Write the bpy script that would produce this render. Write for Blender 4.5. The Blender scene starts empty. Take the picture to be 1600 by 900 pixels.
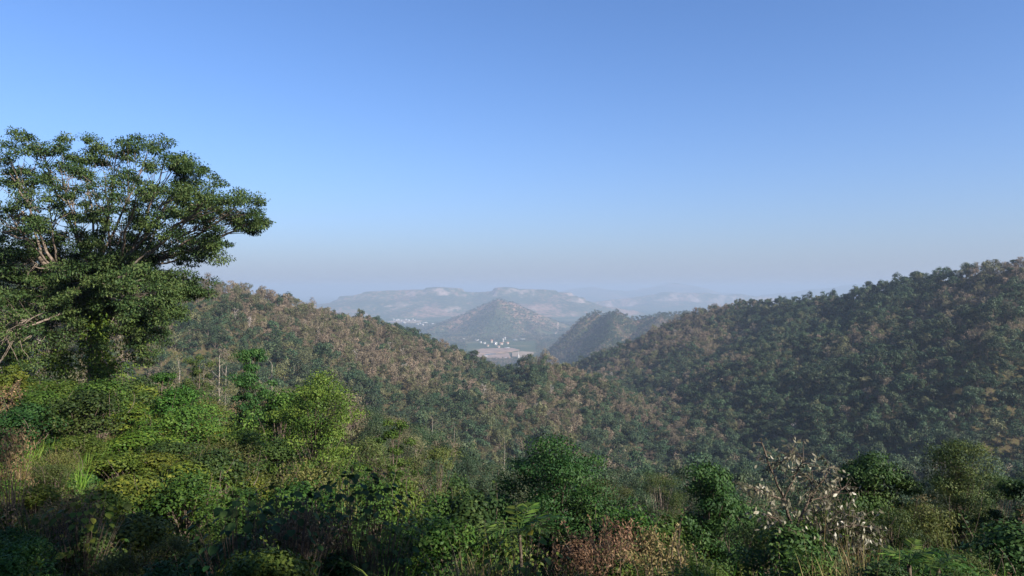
import bpy, math, random
import numpy as np
from mathutils import Vector, Matrix

R = math.radians
SC = bpy.context.scene
COL = SC.collection
rng = np.random.default_rng(7)
random.seed(7)

# ------------------------------------------------------------------ camera, sky, sun, exposure
CZ = 350.0                      # eye height above the valley floor (m)
FPX = 1120.0                    # focal length in photo pixels (1600 wide)
cam_d = bpy.data.cameras.new('camera'); cam = bpy.data.objects.new('camera', cam_d); COL.objects.link(cam)
cam.location = (0, 0, CZ); cam.rotation_euler = (R(90), 0, 0)
cam_d.sensor_width = 36; cam_d.lens = 36 * FPX / 1600; cam_d.clip_start = .1; cam_d.clip_end = 90000
SC.camera = cam

SUN_EL, SUN_AZ = 30.0, 51.0     # azimuth: degrees to the right of straight behind the camera
sdir = Vector((math.sin(R(SUN_AZ)) * math.cos(R(SUN_EL)), -math.cos(R(SUN_AZ)) * math.cos(R(SUN_EL)), math.sin(R(SUN_EL))))
w = bpy.data.worlds.new('World'); SC.world = w; w.use_nodes = True
nt = w.node_tree; nt.nodes.clear()
sky = nt.nodes.new('ShaderNodeTexSky'); sky.sky_type = 'NISHITA'; sky.sun_disc = False
sky.sun_elevation = R(SUN_EL); sky.sun_rotation = math.atan2(sdir.x, sdir.y)
sky.altitude = 500; sky.air_density = 1.0; sky.dust_density = 1.6; sky.ozone_density = 7.5
bg = nt.nodes.new('ShaderNodeBackground'); bg.inputs[1].default_value = .085
wo = nt.nodes.new('ShaderNodeOutputWorld')
tn = nt.nodes.new('ShaderNodeMix'); tn.data_type = 'RGBA'; tn.blend_type = 'MULTIPLY'; tn.inputs[0].default_value = 1; tn.inputs[7].default_value = (.97, 1.0, 1.09, 1)
nt.links.new(sky.outputs[0], tn.inputs[6])
# the lavender-grey murk that thickens towards the horizon all the way round
tc = nt.nodes.new('ShaderNodeTexCoord'); sx = nt.nodes.new('ShaderNodeSeparateXYZ'); nt.links.new(tc.outputs['Generated'], sx.inputs[0])
ab = nt.nodes.new('ShaderNodeMath'); ab.operation = 'ABSOLUTE'; nt.links.new(sx.outputs[2], ab.inputs[0])
dv = nt.nodes.new('ShaderNodeMath'); dv.operation = 'MULTIPLY'; dv.inputs[1].default_value = -1 / .10; nt.links.new(ab.outputs[0], dv.inputs[0])
ex = nt.nodes.new('ShaderNodeMath'); ex.operation = 'EXPONENT'; nt.links.new(dv.outputs[0], ex.inputs[0])
mk = nt.nodes.new('ShaderNodeMix'); mk.data_type = 'RGBA'; mk.inputs[7].default_value = (2.42, 2.74, 3.5, 1)
nt.links.new(ex.outputs[0], mk.inputs[0]); nt.links.new(tn.outputs[2], mk.inputs[6]); nt.links.new(mk.outputs[2], bg.inputs[0]); nt.links.new(bg.outputs[0], wo.inputs[0])
sl = bpy.data.lights.new('sun', 'SUN'); sl.energy = 5.0; sl.angle = R(.5); sl.color = (1, .93, .82)
so = bpy.data.objects.new('sun', sl); COL.objects.link(so); so.location = (0, 0, CZ + 40)
so.rotation_euler = sdir.to_track_quat('Z', 'Y').to_euler()
SC.view_settings.view_transform = 'Standard'; SC.view_settings.look = 'None'
SC.view_settings.exposure = 1.12; SC.view_settings.gamma = 1.0; SC.view_settings.use_curve_mapping = False
cy = SC.cycles
cy.use_denoising = True; cy.max_bounces = 5; cy.diffuse_bounces = 2; cy.glossy_bounces = 1
cy.transmission_bounces = 3; cy.volume_bounces = 1; cy.transparent_max_bounces = 4
cy.caustics_reflective = False; cy.caustics_refractive = False

# ------------------------------------------------------------------ helpers
def px(u, v, Y):
    """world point seen at photo pixel (u, v) at a distance Y ahead"""
    return np.array(((u - 800) / FPX * Y, Y, CZ + (450 - v) / FPX * Y))

def hsh(ix, iy, s):
    n = (ix.astype(np.int64) * 374761393 + iy.astype(np.int64) * 668265263 + s * 2246822519) & 0xffffffff
    n = ((n ^ (n >> 13)) * 1274126177) & 0xffffffff
    return ((n ^ (n >> 16)) & 0xffff) / 65535.0

def vnoise(x, y, s=0):
    ix = np.floor(x); iy = np.floor(y); fx = x - ix; fy = y - iy
    fx = fx * fx * (3 - 2 * fx); fy = fy * fy * (3 - 2 * fy)
    a = hsh(ix, iy, s); b = hsh(ix + 1, iy, s); c = hsh(ix, iy + 1, s); d = hsh(ix + 1, iy + 1, s)
    return (a + (b - a) * fx) * (1 - fy) + (c + (d - c) * fx) * fy

def fbm(x, y, scale, octv=4, s=0):
    x = np.asarray(x, float) / scale; y = np.asarray(y, float) / scale
    t = 0; a = .5; tot = 0
    for i in range(octv):
        t = t + a * vnoise(x, y, s + i * 17); tot += a
        x = x * 2.03 + 11.3; y = y * 2.03 + 5.7; a *= .5
    return t / tot                     # 0..1

def sstep(a, b, x):
    t = np.clip((x - a) / (b - a), 0, 1); return t * t * (3 - 2 * t)

def smax(a, b, k): return .5 * (a + b + np.sqrt((a - b) ** 2 + k * k))

def mesh_np(name, V, F, mats, tint=None, mi=None, smooth=False):
    """V (n,3); F list of (m,k) index arrays"""
    me = bpy.data.meshes.new(name)
    V = np.asarray(V, np.float32)
    F = [np.asarray(f, np.int32) for f in F if len(f)]
    loops = np.concatenate([f.ravel() for f in F])
    sizes = np.concatenate([np.full(len(f), f.shape[1], np.int32) for f in F])
    starts = np.concatenate(([0], np.cumsum(sizes)[:-1])).astype(np.int32)
    me.vertices.add(len(V)); me.vertices.foreach_set('co', V.ravel())
    me.loops.add(len(loops)); me.loops.foreach_set('vertex_index', loops)
    me.polygons.add(len(sizes)); me.polygons.foreach_set('loop_start', starts)
    try: me.polygons.foreach_set('loop_total', sizes)
    except Exception: pass
    for m in (mats if isinstance(mats, (list, tuple)) else [mats]): me.materials.append(m)
    if mi is not None: me.polygons.foreach_set('material_index', np.asarray(mi, np.int32))
    if smooth: me.polygons.foreach_set('use_smooth', np.ones(len(sizes), bool))
    if tint is not None:
        at = me.attributes.new('tint', 'FLOAT', 'POINT'); at.data.foreach_set('value', np.asarray(tint, np.float32))
    me.update(calc_edges=True); me.validate()
    return me

def link(name, me, parent=None, loc=None):
    o = bpy.data.objects.new(name, me); COL.objects.link(o)
    if parent is not None: o.parent = parent
    if loc is not None: o.location = loc
    return o

def tag(o, label=None, cat=None, group=None, kind=None):
    if label: o['label'] = label
    if cat: o['category'] = cat
    if group: o['group'] = group
    if kind: o['kind'] = kind
    return o

def thing(name, loc, label, cat, group=None, rz=0, sc=1):
    o = bpy.data.objects.new(name, None); COL.objects.link(o)
    o.empty_display_size = .3
    o.location = loc; o.rotation_euler = (0, 0, rz)
    o.scale = sc if isinstance(sc, (tuple, list)) else (sc, sc, sc)
    return tag(o, label, cat, group)

def unit(a): return a / np.maximum(np.linalg.norm(a, axis=-1, keepdims=True), 1e-9)

class G:
    """collects leaves (diamonds) and tubes"""
    def __init__(s): s.V = []; s.Q = []; s.T = []; s.n = 0
    def add(s, V, Q, tint):
        s.V.append(V); s.Q.append(Q + s.n); s.T.append(tint); s.n += len(V)
    def leaves(s, P, D, L, W, up=None, curl=.12, tint=None, rg=rng):
        P = np.asarray(P); n = len(P)
        if n == 0: return
        D = unit(np.asarray(D))
        r = rg.normal(size=(n, 3)) if up is None else np.asarray(up) + rg.normal(size=(n, 3)) * .45
        S = unit(np.cross(D, r)); N = np.cross(S, D)
        L = np.broadcast_to(L, n)[:, None]; W = np.broadcast_to(W, n)[:, None]
        a = P; b = P + D * L * .45 + S * W * .5 - N * L * curl * .2
        c = P + D * L - N * L * curl; d = P + D * L * .45 - S * W * .5 - N * L * curl * .2
        V = np.stack((a, b, c, d), 1).reshape(-1, 3)
        Q = np.arange(4 * n).reshape(n, 4)
        t = rg.random(n) if tint is None else tint
        s.add(V, Q, np.repeat(t, 4))
    def tube(s, pts, r0, r1, k=6):
        pts = np.asarray(pts, float); m = len(pts)
        d = unit(np.gradient(pts, axis=0))
        ref = np.array((.31, .77, .12)); a = unit(np.cross(d, ref)); b = np.cross(d, a)
        rr = np.linspace(r0, r1, m)[:, None, None]
        th = np.linspace(0, 2 * math.pi, k, endpoint=False)
        ring = pts[:, None] + rr * (a[:, None] * np.cos(th)[None, :, None] + b[:, None] * np.sin(th)[None, :, None])
        i = np.arange(m - 1)[:, None] * k; j = np.arange(k)[None]
        j2 = (j + 1) % k
        Q = np.stack((i + j, i + j2, i + k + j2, i + k + j), -1).reshape(-1, 4)
        s.add(ring.reshape(-1, 3), Q, np.full(m * k, .5))
    def mesh(s, name, mat, smooth=False):
        return mesh_np(name, np.concatenate(s.V), [np.concatenate(s.Q)], mat, np.concatenate(s.T), smooth=smooth)

def curve(a, b, bow, n=7, wob=0, rg=rng):
    """points from a to b, bowed by vector bow"""
    t = np.linspace(0, 1, n)[:, None]
    p = a * (1 - t) + b * t + np.asarray(bow) * 4 * t * (1 - t) * .5
    if wob: p[1:-1] += rg.normal(size=(n - 2, 3)) * wob
    return p

# ------------------------------------------------------------------ materials
def newmat(name):
    m = bpy.data.materials.new(name); m.use_nodes = True; t = m.node_tree; t.nodes.clear()
    out = t.nodes.new('ShaderNodeOutputMaterial'); return m, t, out

def ramp(t, fac, stops):
    n = t.nodes.new('ShaderNodeValToRGB'); t.links.new(fac, n.inputs[0])
    e = n.color_ramp.elements
    while len(e) < len(stops): e.new(.5)
    for q, (p, c) in zip(e, stops): q.position = p; q.color = (*c, 1)
    return n.outputs[0]

def leafmat(name, cols, trans=.3, rough=.6, spec=.2, hv=(.03, .25)):
    """per-leaf colour from the tint attribute, varied from plant to plant"""
    m, t, out = newmat(name); L = t.links.new
    a = t.nodes.new('ShaderNodeAttribute'); a.attribute_name = 'tint'
    n = len(cols); c = ramp(t, a.outputs['Fac'], [(i / (n - 1), q) for i, q in enumerate(cols)])
    oi = t.nodes.new('ShaderNodeObjectInfo')
    h = t.nodes.new('ShaderNodeHueSaturation')
    mh = t.nodes.new('ShaderNodeMapRange'); mh.inputs[3].default_value = .5 - hv[0]; mh.inputs[4].default_value = .5 + hv[0]
    mr = t.nodes.new('ShaderNodeMath'); mr.operation = 'FRACT'
    mm = t.nodes.new('ShaderNodeMath'); mm.operation = 'MULTIPLY'; mm.inputs[1].default_value = 17.31
    mv = t.nodes.new('ShaderNodeMapRange'); mv.inputs[3].default_value = 1 - hv[1]; mv.inputs[4].default_value = 1 + hv[1]
    L(oi.outputs['Random'], mh.inputs[0]); L(oi.outputs['Random'], mm.inputs[0]); L(mm.outputs[0], mr.inputs[0]); L(mr.outputs[0], mv.inputs[0])
    L(mh.outputs[0], h.inputs['Hue']); L(mv.outputs[0], h.inputs['Value']); L(c, h.inputs['Color'])
    p = t.nodes.new('ShaderNodeBsdfPrincipled'); p.inputs['Roughness'].default_value = rough; p.inputs['Specular IOR Level'].default_value = spec
    L(h.outputs[0], p.inputs['Base Color'])
    tr = t.nodes.new('ShaderNodeBsdfTranslucent'); L(h.outputs[0], tr.inputs[0])
    mx = t.nodes.new('ShaderNodeMixShader'); mx.inputs[0].default_value = trans
    L(p.outputs[0], mx.inputs[1]); L(tr.outputs[0], mx.inputs[2]); L(mx.outputs[0], out.inputs[0])
    return m

def barkmat(name, c1, c2, scale=6):
    m, t, out = newmat(name); L = t.links.new
    tc = t.nodes.new('ShaderNodeTexCoord'); n = t.nodes.new('ShaderNodeTexNoise'); n.inputs['Scale'].default_value = scale; n.inputs['Detail'].default_value = 6
    L(tc.outputs['Object'], n.inputs['Vector'])
    c = ramp(t, n.outputs[0], [(.35, c1), (.65, c2)])
    p = t.nodes.new('ShaderNodeBsdfPrincipled'); p.inputs['Roughness'].default_value = .85; p.inputs['Specular IOR Level'].default_value = .2
    b = t.nodes.new('ShaderNodeBump'); b.inputs['Strength'].default_value = .5; b.inputs['Distance'].default_value = .03
    L(n.outputs[0], b.inputs['Height']); L(b.outputs[0], p.inputs['Normal']); L(c, p.inputs['Base Color']); L(p.outputs[0], out.inputs[0])
    return m

def plainmat(name, c1, c2, scale=.3, rough=.7):
    m, t, out = newmat(name); L = t.links.new
    g = t.nodes.new('ShaderNodeNewGeometry'); n = t.nodes.new('ShaderNodeTexNoise'); n.inputs['Scale'].default_value = scale; n.inputs['Detail'].default_value = 5
    L(g.outputs['Position'], n.inputs['Vector'])
    p = t.nodes.new('ShaderNodeBsdfPrincipled'); p.inputs['Roughness'].default_value = rough
    L(ramp(t, n.outputs[0], [(.3, c1), (.7, c2)]), p.inputs['Base Color']); L(p.outputs[0], out.inputs[0])
    return m

M = {}
M['bark'] = barkmat('bark_pale', (.06, .045, .033), (.24, .19, .15))
M['bark_dark'] = barkmat('bark_dark', (.05, .036, .025), (.13, .10, .075))
M['bark_white'] = barkmat('bark_white', (.20, .165, .135), (.34, .295, .25), 2)
M['fig'] = leafmat('leaf_fig', [(.020, .038, .012), (.046, .068, .018), (.095, .108, .030)], .22, .6, .2)
M['vine'] = leafmat('leaf_vine', [(.028, .052, .007), (.066, .100, .011), (.14, .155, .022)], .25)
M['bushA'] = leafmat('leaf_bright', [(.020, .050, .008), (.048, .095, .013), (.105, .15, .024)], .25)
M['bushB'] = leafmat('leaf_olive', [(.032, .046, .011), (.070, .085, .019), (.14, .138, .040)], .25)
M['bushC'] = leafmat('leaf_deep', [(.014, .036, .010), (.030, .066, .014), (.066, .105, .024)], .28)
M['feather'] = leafmat('leaf_feathery', [(.024, .042, .010), (.052, .074, .016), (.105, .115, .028)], .25)
M['feather_dark'] = leafmat('leaf_feathery_dark', [(.014, .028, .008), (.034, .056, .013), (.085, .098, .024)], .25)
M['dry'] = leafmat('leaf_dry', [(.09, .055, .025), (.19, .125, .06), (.32, .23, .12)], .25, .7, .2)
M['pale'] = leafmat('leaf_pale', [(.07, .075, .036), (.165, .155, .095), (.29, .26, .185)], .25, .45, .4, (.01, .28))
M['grass'] = leafmat('leaf_grass', [(.05, .11, .012), (.10, .18, .02), (.17, .23, .04)], .25)
M['straw'] = leafmat('leaf_straw', [(.11, .085, .03), (.20, .16, .065), (.32, .26, .13)], .3, .7, .2)
M['hg'] = leafmat('hill_leaf_green', [(.016, .037, .018), (.038, .064, .026), (.07, .092, .038)], .2, .6, .25, (.03, .35))
M['ho'] = leafmat('hill_leaf_olive', [(.05, .062, .027), (.098, .102, .043), (.155, .145, .064)], .2, .6, .25, (.02, .3))
M['hb'] = leafmat('hill_leaf_brown', [(.095, .072, .045), (.165, .128, .083), (.25, .20, .135)], .2, .7, .2, (.02, .3))
M['hw'] = leafmat('hill_leaf_grey', [(.20, .17, .14), (.31, .27, .24), (.44, .39, .36)], .2, .7, .2, (.01, .2))

# ------------------------------------------------------------------ the lie of the land
def rd(lst, dz=0): return [px(u, v, Y) - np.array((0, 0, dz)) for u, v, Y in lst]
T = 10.0
RIDGES = [   # crest points (seen at u, v, at Y metres), flank slope, gully strength
    (rd([(2300, 420, 520), (1900, 385, 600), (1700, 394, 640), (1600, 401, 660), (1500, 414, 720), (1420, 430, 790), (1340, 452, 870), (1250, 466, 980), (1156, 468, 1100), (1110, 475, 1150), (1069, 487, 1180), (1037, 506, 1200), (1006, 528, 1200), (944, 551, 1200), (897, 567, 1220), (860, 590, 1250)], T), .60, .35),
    (rd([(1640, 401, 650), (1590, 450, 560), (1562, 520, 490), (1530, 620, 425), (1480, 720, 370)], T), .50, .3),
    (rd([(1440, 426, 780), (1390, 475, 700), (1350, 540, 600), (1310, 620, 520), (1280, 690, 450)], T), .46, .3),
    (rd([(1290, 460, 930), (1220, 520, 800), (1150, 590, 680), (1120, 640, 610)], T), .44, .3),
    (rd([(1156, 468, 1100), (1110, 510, 1000), (1060, 560, 900), (1010, 600, 830)], T), .44, .3),
    (rd([(-900, 330, 420), (-200, 352, 440), (100, 396, 480), (220, 412, 520), (320, 432, 560), (400, 453, 620), (470, 472, 680), (560, 492, 740), (640, 524, 800), (690, 572, 830), (745, 618, 850), (790, 650, 850)], T), .50, .3),
    (rd([(400, 453, 620), (430, 500, 540), (470, 560, 450), (500, 620, 390)], T), .36, .3),
    (rd([(560, 492, 740), (605, 562, 640), (630, 622, 560), (655, 680, 470)], T), .38, .3),
    (rd([(800, 590, 780), (850, 556, 700), (846, 600, 590), (850, 655, 490), (850, 700, 410)], T), .50, .2),
    (rd([(850, 556, 700), (900, 574, 690), (980, 628, 620), (1050, 668, 560), (1130, 714, 480), (1170, 760, 420)], T), .46, .2),
    (rd([(903, 500, 3000), (914, 491, 3000), (931, 482, 3020), (945, 488, 3000), (962, 484, 2950), (990, 493, 2900), (1037, 487, 2900), (1090, 484, 2900), (1200, 478, 2800), (1500, 470, 2800)], 9), 1.05, .25),
    (rd([(962, 484, 2950), (955, 515, 2650), (940, 545, 2350)], 9), .7, .3),
    (rd([(1037, 487, 2900), (1020, 515, 2500), (990, 540, 2200)], 9), .6, .3),
    (rd([(640, 530, 5300), (690, 506, 5700), (735, 484, 5900), (768, 472, 6000), (781, 467, 6000), (800, 473, 6050), (826, 484, 6100), (850, 502, 6100), (872, 524, 6000)], 0), .42, .5),
    (rd([(781, 467, 6000), (772, 492, 5500), (755, 515, 5200)], 0), .40, .5),
    (rd([(800, 473, 6050), (830, 505, 5600), (850, 526, 5200)], 0), .42, .4),
]
FAR = [      # plateaus with a band of cliff under the rim: crest, slope, cliff height, cliff start
    (rd([(480, 492, 9000), (520, 473, 9400), (550, 461, 9600), (585, 454, 9600), (640, 453, 9700), (676, 452, 9600), (684, 448, 9600), (694, 450, 9600), (703, 449, 9600), (718, 455, 9600), (750, 457, 9800), (778, 454, 9600), (790, 448, 9500), (806, 451, 9500), (850, 452, 9500), (872, 456, 9500), (890, 463, 9300), (905, 478, 9000)], 0), .24, 70, 160),
    (rd([(870, 480, 12500), (960, 467, 13000), (1005, 462, 13000), (1040, 456, 13000), (1100, 457, 13000), (1130, 461, 13000), (1155, 459, 13000), (1165, 461, 13000), (1250, 468, 13000), (1300, 470, 13000)], 0), .22, 110, 120),
    (rd([(860, 462, 20000), (900, 450, 20000), (925, 447, 20000), (960, 451, 20000), (1005, 457, 20000), (1030, 450, 20000), (1055, 442, 20000), (1075, 445, 20000), (1095, 451, 20000), (1130, 456, 20000), (1170, 464, 20000)], 0), .2, 0, 100),
    (rd([(1150, 466, 17500), (1180, 461, 17500), (1225, 457, 17500), (1250, 457, 17500), (1270, 450, 17500), (1300, 452, 17500), (1325, 445, 17500), (1345, 443, 17500), (1420, 450, 17500), (1700, 440, 17500)], 0), .2, 0, 100),
    (rd([(-300, 455, 21000), (200, 462, 21000), (400, 466, 21000), (480, 468, 21000), (540, 466, 21000), (640, 462, 21000)], 0), .2, 0, 100),
    (rd([(610, 492, 8300), (655, 482, 8500), (690, 492, 8400)], 0), .22, 0, 100),
]

def dist_line(x, y, pts):
    best = None
    for a, b in zip(pts[:-1], pts[1:]):
        dx, dy = b[0] - a[0], b[1] - a[1]; l2 = dx * dx + dy * dy
        t = np.clip(((x - a[0]) * dx + (y - a[1]) * dy) / l2, 0, 1)
        d = np.hypot(x - a[0] - t * dx, y - a[1] - t * dy); z = a[2] + t * (b[2] - a[2])
        yield d, z

def height(x, y):
    x = np.asarray(x, float); y = np.asarray(y, float)
    r = np.maximum(y - 3, 0)
    k = .15 + .27 * sstep(-24, 2, x)
    drop = k * np.minimum(r, 42) + .27 * np.maximum(r - 42, 0) + 1.1 * sstep(2.5, 8, y)
    near = CZ - 1.72 - drop + (fbm(x, y, 9, 3, 3) - .5) * .9 * sstep(3, 12, y) + (fbm(x, y, 90, 3, 5) - .5) * 16 * sstep(60, 250, y)
    near = near + .12 * np.maximum(-y - 9, 0) * (y < 0)
    near = np.minimum(near, CZ + 30)
    h = smax(near, (fbm(x, y, 260, 3, 9) - .5) * 5, 12)
    n1 = fbm(x, y, 120, 4, 21); n2 = fbm(x, y, 700, 4, 33)
    for pts, sl, gul in RIDGES:
        far = pts[0][1] > 2000
        nn = n2 if far else n1
        q = None
        for d, z in dist_line(x, y, pts):
            s = sl * (1 + gul * (nn - .5) * 2 * np.clip(d / (300 if far else 60), 0, 1))
            v = z - s * d - .25 * sl * (np.sqrt(d * d + 400) - 20)*0
            q = v if q is None else np.maximum(q, v)
        h = smax(h, q, 14 if far else 5)
    for pts, sl, ch, cs in FAR:
        q = None
        for d, z in dist_line(x, y, pts):
            dd = d * (1 + .5 * (n2 - .5))
            v = z - sl * .35 * np.minimum(dd, cs) - ch * sstep(cs, cs + 60, dd) - sl * np.maximum(dd - cs, 0) * (1 + .7 * (n2 - .5))
            q = v if q is None else np.maximum(q, v)
        h = smax(h, q, 10)
    hill = np.clip((h - 20) / 120, 0, 1)
    rr = np.hypot(x, y)
    h = h + hill * sstep(1500, 5000, rr) * (fbm(x, y, 420, 5, 41) - .5) * 55 * np.where(rr > 8000, .55, 1) - hill * sstep(4200, 5200, rr) * 34 * np.abs(fbm(x, y, 260, 3, 47) - .5) * 2 * np.where(rr > 8000, .4, 1)
    h = h + hill * sstep(150, 400, rr) * (1 - sstep(1500, 2500, rr)) * (fbm(x, y, 45, 3, 51) - .5) * 7
    return h

ang = np.concatenate((np.linspace(-180, -50, 34, endpoint=False), np.linspace(-50, 50, 760, endpoint=False), np.linspace(50, 180, 34, endpoint=False)))
ang = np.radians(ang)
rad = np.concatenate((np.geomspace(1.2, 2000, 330, endpoint=False), np.geomspace(2000, 14000, 190, endpoint=False), np.geomspace(14000, 33000, 30)))
AA, RR = np.meshgrid(ang, rad, indexing='ij')
X = RR * np.sin(AA); Yy = RR * np.cos(AA); Z = height(X, Yy)
nA, nR = X.shape
V = np.stack((X, Yy, Z), -1).reshape(-1, 3)
i = np.arange(nA)[:, None]; j = np.arange(nR - 1)[None]; i2 = (i + 1) % nA
Q = np.stack((i * nR + j, i * nR + j + 1, i2 * nR + j + 1, i2 * nR + j), -1).reshape(-1, 4)
V = np.vstack((V, [[0, 0, float(height(np.array([0.]), np.array([0.]))[0])]]))
c0 = len(V) - 1
tri = np.stack((np.full(nA, c0), np.arange(nA) * nR, (np.arange(nA) + 1) % nA * nR), -1)
# sight lines over the land, for leaving out forest that no one near the camera can see
ELEV = np.maximum.accumulate((Z - CZ) / RR, axis=1)
def visible(x, y, z, extra):
    a = np.arctan2(x, y); r = np.hypot(x, y)
    ia = np.clip(np.searchsorted(ang, a), 0, nA - 1); ir = np.clip(np.searchsorted(rad, r) - 2, 0, nR - 1)
    return (z + extra - CZ) / r + .006 >= ELEV[ia, ir]

def ground_material():
    m, t, out = newmat('land'); L = t.links.new; N = t.nodes.new
    g = N('ShaderNodeNewGeometry'); sp = N('ShaderNodeSeparateXYZ'); L(g.outputs['Position'], sp.inputs[0])
    def noise(scale, det=5):
        n = N('ShaderNodeTexNoise'); n.inputs['Scale'].default_value = scale; n.inputs['Detail'].default_value = det
        L(g.outputs['Position'], n.inputs['Vector']); return n.outputs[0]
    def mix(f, a, b):
        n = N('ShaderNodeMix'); n.data_type = 'RGBA'; L(f, n.inputs[0]); L(a, n.inputs[6]); L(b, n.inputs[7]); return n.outputs[2]
    def mrange(v, a, b):
        n = N('ShaderNodeMapRange'); n.inputs[1].default_value = a; n.inputs[2].default_value = b; L(v, n.inputs[0]); return n.outputs[0]
    litter = ramp(t, noise(.8), [(.3, (.035, .028, .014)), (.5, (.075, .058, .028)), (.7, (.045, .055, .018))])
    n40 = noise(.022, 8); n400 = noise(.0016, 6)
    add = N('ShaderNodeMath'); add.operation = 'ADD'; L(n40, add.inputs[0]); L(n400, add.inputs[1])
    forest = ramp(t, add.outputs[0], [(.40, (.03, .045, .022)), (.49, (.06, .07, .03)), (.54, (.15, .10, .065)), (.60, (.25, .155, .11))])
    # ramp runs 0..1 while the sum runs 0..2: scale
    half = N('ShaderNodeMath'); half.operation = 'MULTIPLY'; half.inputs[1].default_value = .5; L(add.outputs[0], half.inputs[0])
    forest.node.inputs[0].links and t.links.remove(forest.node.inputs[0].links[0]); L(half.outputs[0], forest.node.inputs[0])
    plain = ramp(t, noise(.004, 8), [(.35, (.035, .055, .024)), (.55, (.05, .07, .03)), (.66, (.13, .11, .06))])
    rock = ramp(t, noise(.03, 6), [(.3, (.20, .15, .12)), (.7, (.42, .32, .27))])
    vl = N('ShaderNodeVectorMath'); vl.operation = 'LENGTH'; L(g.outputs['Position'], vl.inputs[0])
    sn = N('ShaderNodeSeparateXYZ'); L(g.outputs['Normal'], sn.inputs[0])
    c = mix(mrange(vl.outputs['Value'], 1500, 2600), litter, forest)
    c = mix(mrange(sp.outputs[2], 26, 8), c, plain)
    # bare rock on far steep faces, broken up by scrub
    st = mrange(sn.outputs[2], .965, .90); fr = mrange(vl.outputs['Value'], 6600, 8600)
    br = mrange(noise(.006, 7), .48, .62)
    k1 = N('ShaderNodeMath'); k1.operation = 'MULTIPLY'; L(st, k1.inputs[0]); L(fr, k1.inputs[1])
    k2 = N('ShaderNodeMath'); k2.operation = 'MULTIPLY'; L(k1.outputs[0], k2.inputs[0]); L(br, k2.inputs[1])
    c = mix(k2.outputs[0], c, rock)
    p = N('ShaderNodeBsdfPrincipled'); p.inputs['Roughness'].default_value = .95; p.inputs['Specular IOR Level'].default_value = .1
    L(c, p.inputs['Base Color'])
    b = N('ShaderNodeBump'); b.inputs['Strength'].default_value = .9; b.inputs['Distance'].default_value = 9
    far = mrange(vl.outputs['Value'], 900, 3000)
    hm = N('ShaderNodeMath'); hm.operation = 'MULTIPLY'; L(noise(.035, 7), hm.inputs[0]); L(far, hm.inputs[1])
    L(hm.outputs[0], b.inputs['Height']); L(b.outputs[0], p.inputs['Normal'])
    L(p.outputs[0], out.inputs[0])
    return m
land = link('terrain', mesh_np('terrain', V, [Q, tri], ground_material(), smooth=True))
tag(land, 'wooded hills around a broad valley floor', None, None, 'structure')

def gz(x, y): return float(height(np.array([float(x)]), np.array([float(y)]))[0])

# ------------------------------------------------------------------ haze
def haze():
    s = 34000.0; z0, z1 = -30.0, CZ + 85
    v = [(a * s, b * s, z) for z in (z0, z1) for a, b in ((-1, -1), (1, -1), (1, 1), (-1, 1))]
    f = [(3, 2, 1, 0), (4, 5, 6, 7), (0, 1, 5, 4), (1, 2, 6, 5), (2, 3, 7, 6), (3, 0, 4, 7)]
    m, t, out = newmat('haze')
    p = t.nodes.new('ShaderNodeVolumePrincipled')
    p.inputs['Color'].default_value = (.38, .472, .61, 1); p.inputs['Density'].default_value = 1.3e-4; p.inputs['Anisotropy'].default_value = 0
    t.links.new(p.outputs[0], out.inputs['Volume'])
    o = link('haze', mesh_np('haze', v, [np.array(f)], m)); tag(o, 'pale blue haze over the valley', None, None, 'stuff')
haze()

# ------------------------------------------------------------------ hill forest
def hill_tree(seed, Hh, Rr, ntuft, nleaf, ls, sparse=0., trunk_r=.16, crown0=.4):
    """unit forest tree: returns (trunk G, crown G); Hh height, Rr crown radius"""
    rg = np.random.default_rng(seed)
    tr, cr = G(), G()
    top = np.array((rg.normal() * .3, rg.normal() * .3, Hh * .8))
    spine = curve(np.array((0, 0, -1.5)), top, (rg.normal() * .5, rg.normal() * .5, 0), 7)
    tr.tube(spine, trunk_r, trunk_r * .35, 6)
    for q in range(ntuft):
        a = rg.random() * 6.283; f = rg.random() ** .6
        zz = Hh * (crown0 + (1 - crown0) * rg.random() ** .8)
        rel = (zz / Hh - crown0) / (1 - crown0)
        rr = Rr * f * math.sqrt(max(.06, 1 - (rel * 1.5 - .5) ** 2 * .85))
        c = np.array((rr * math.cos(a), rr * math.sin(a), zz * .97)) 
        st = spine[min(5, 2 + int(rel * 4))]
        tr.tube(curve(st, c, (0, 0, -.25), 4), trunk_r * .4, trunk_r * .12, 4)
        m = int(nleaf / ntuft)
        s = Rr * (.32 + .24 * rg.random())
        d = unit(rg.normal(size=(m, 3)) + np.array((0, 0, .35))); P = c + d * (rg.random((m, 1)) ** .28) * s * np.array((1, 1, .72))
        D = np.cross(d, rg.normal(size=(m, 3))) + d * .25 + np.array((0, 0, -.1))
        cr.leaves(P, D, ls * rg.uniform(.6, 1.3, m), ls * rg.uniform(.45, .8, m), up=d * 1.6 + np.array((0, 0, .5)), tint=np.clip(rg.random() * .4 + rg.random(m) * .6, 0, 1), rg=rg)
    return tr, cr

def joined(name, tr, cr, mt, mc):
    nt_ = sum(len(q) for q in tr.Q); nc = sum(len(q) for q in cr.Q)
    V = np.concatenate(tr.V + cr.V); Q = np.concatenate(tr.Q + [q + tr.n for q in cr.Q])
    return mesh_np(name, V, [Q], [mt, mc], np.concatenate(tr.T + cr.T), np.concatenate((np.zeros(nt_), np.ones(nc))))

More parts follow.
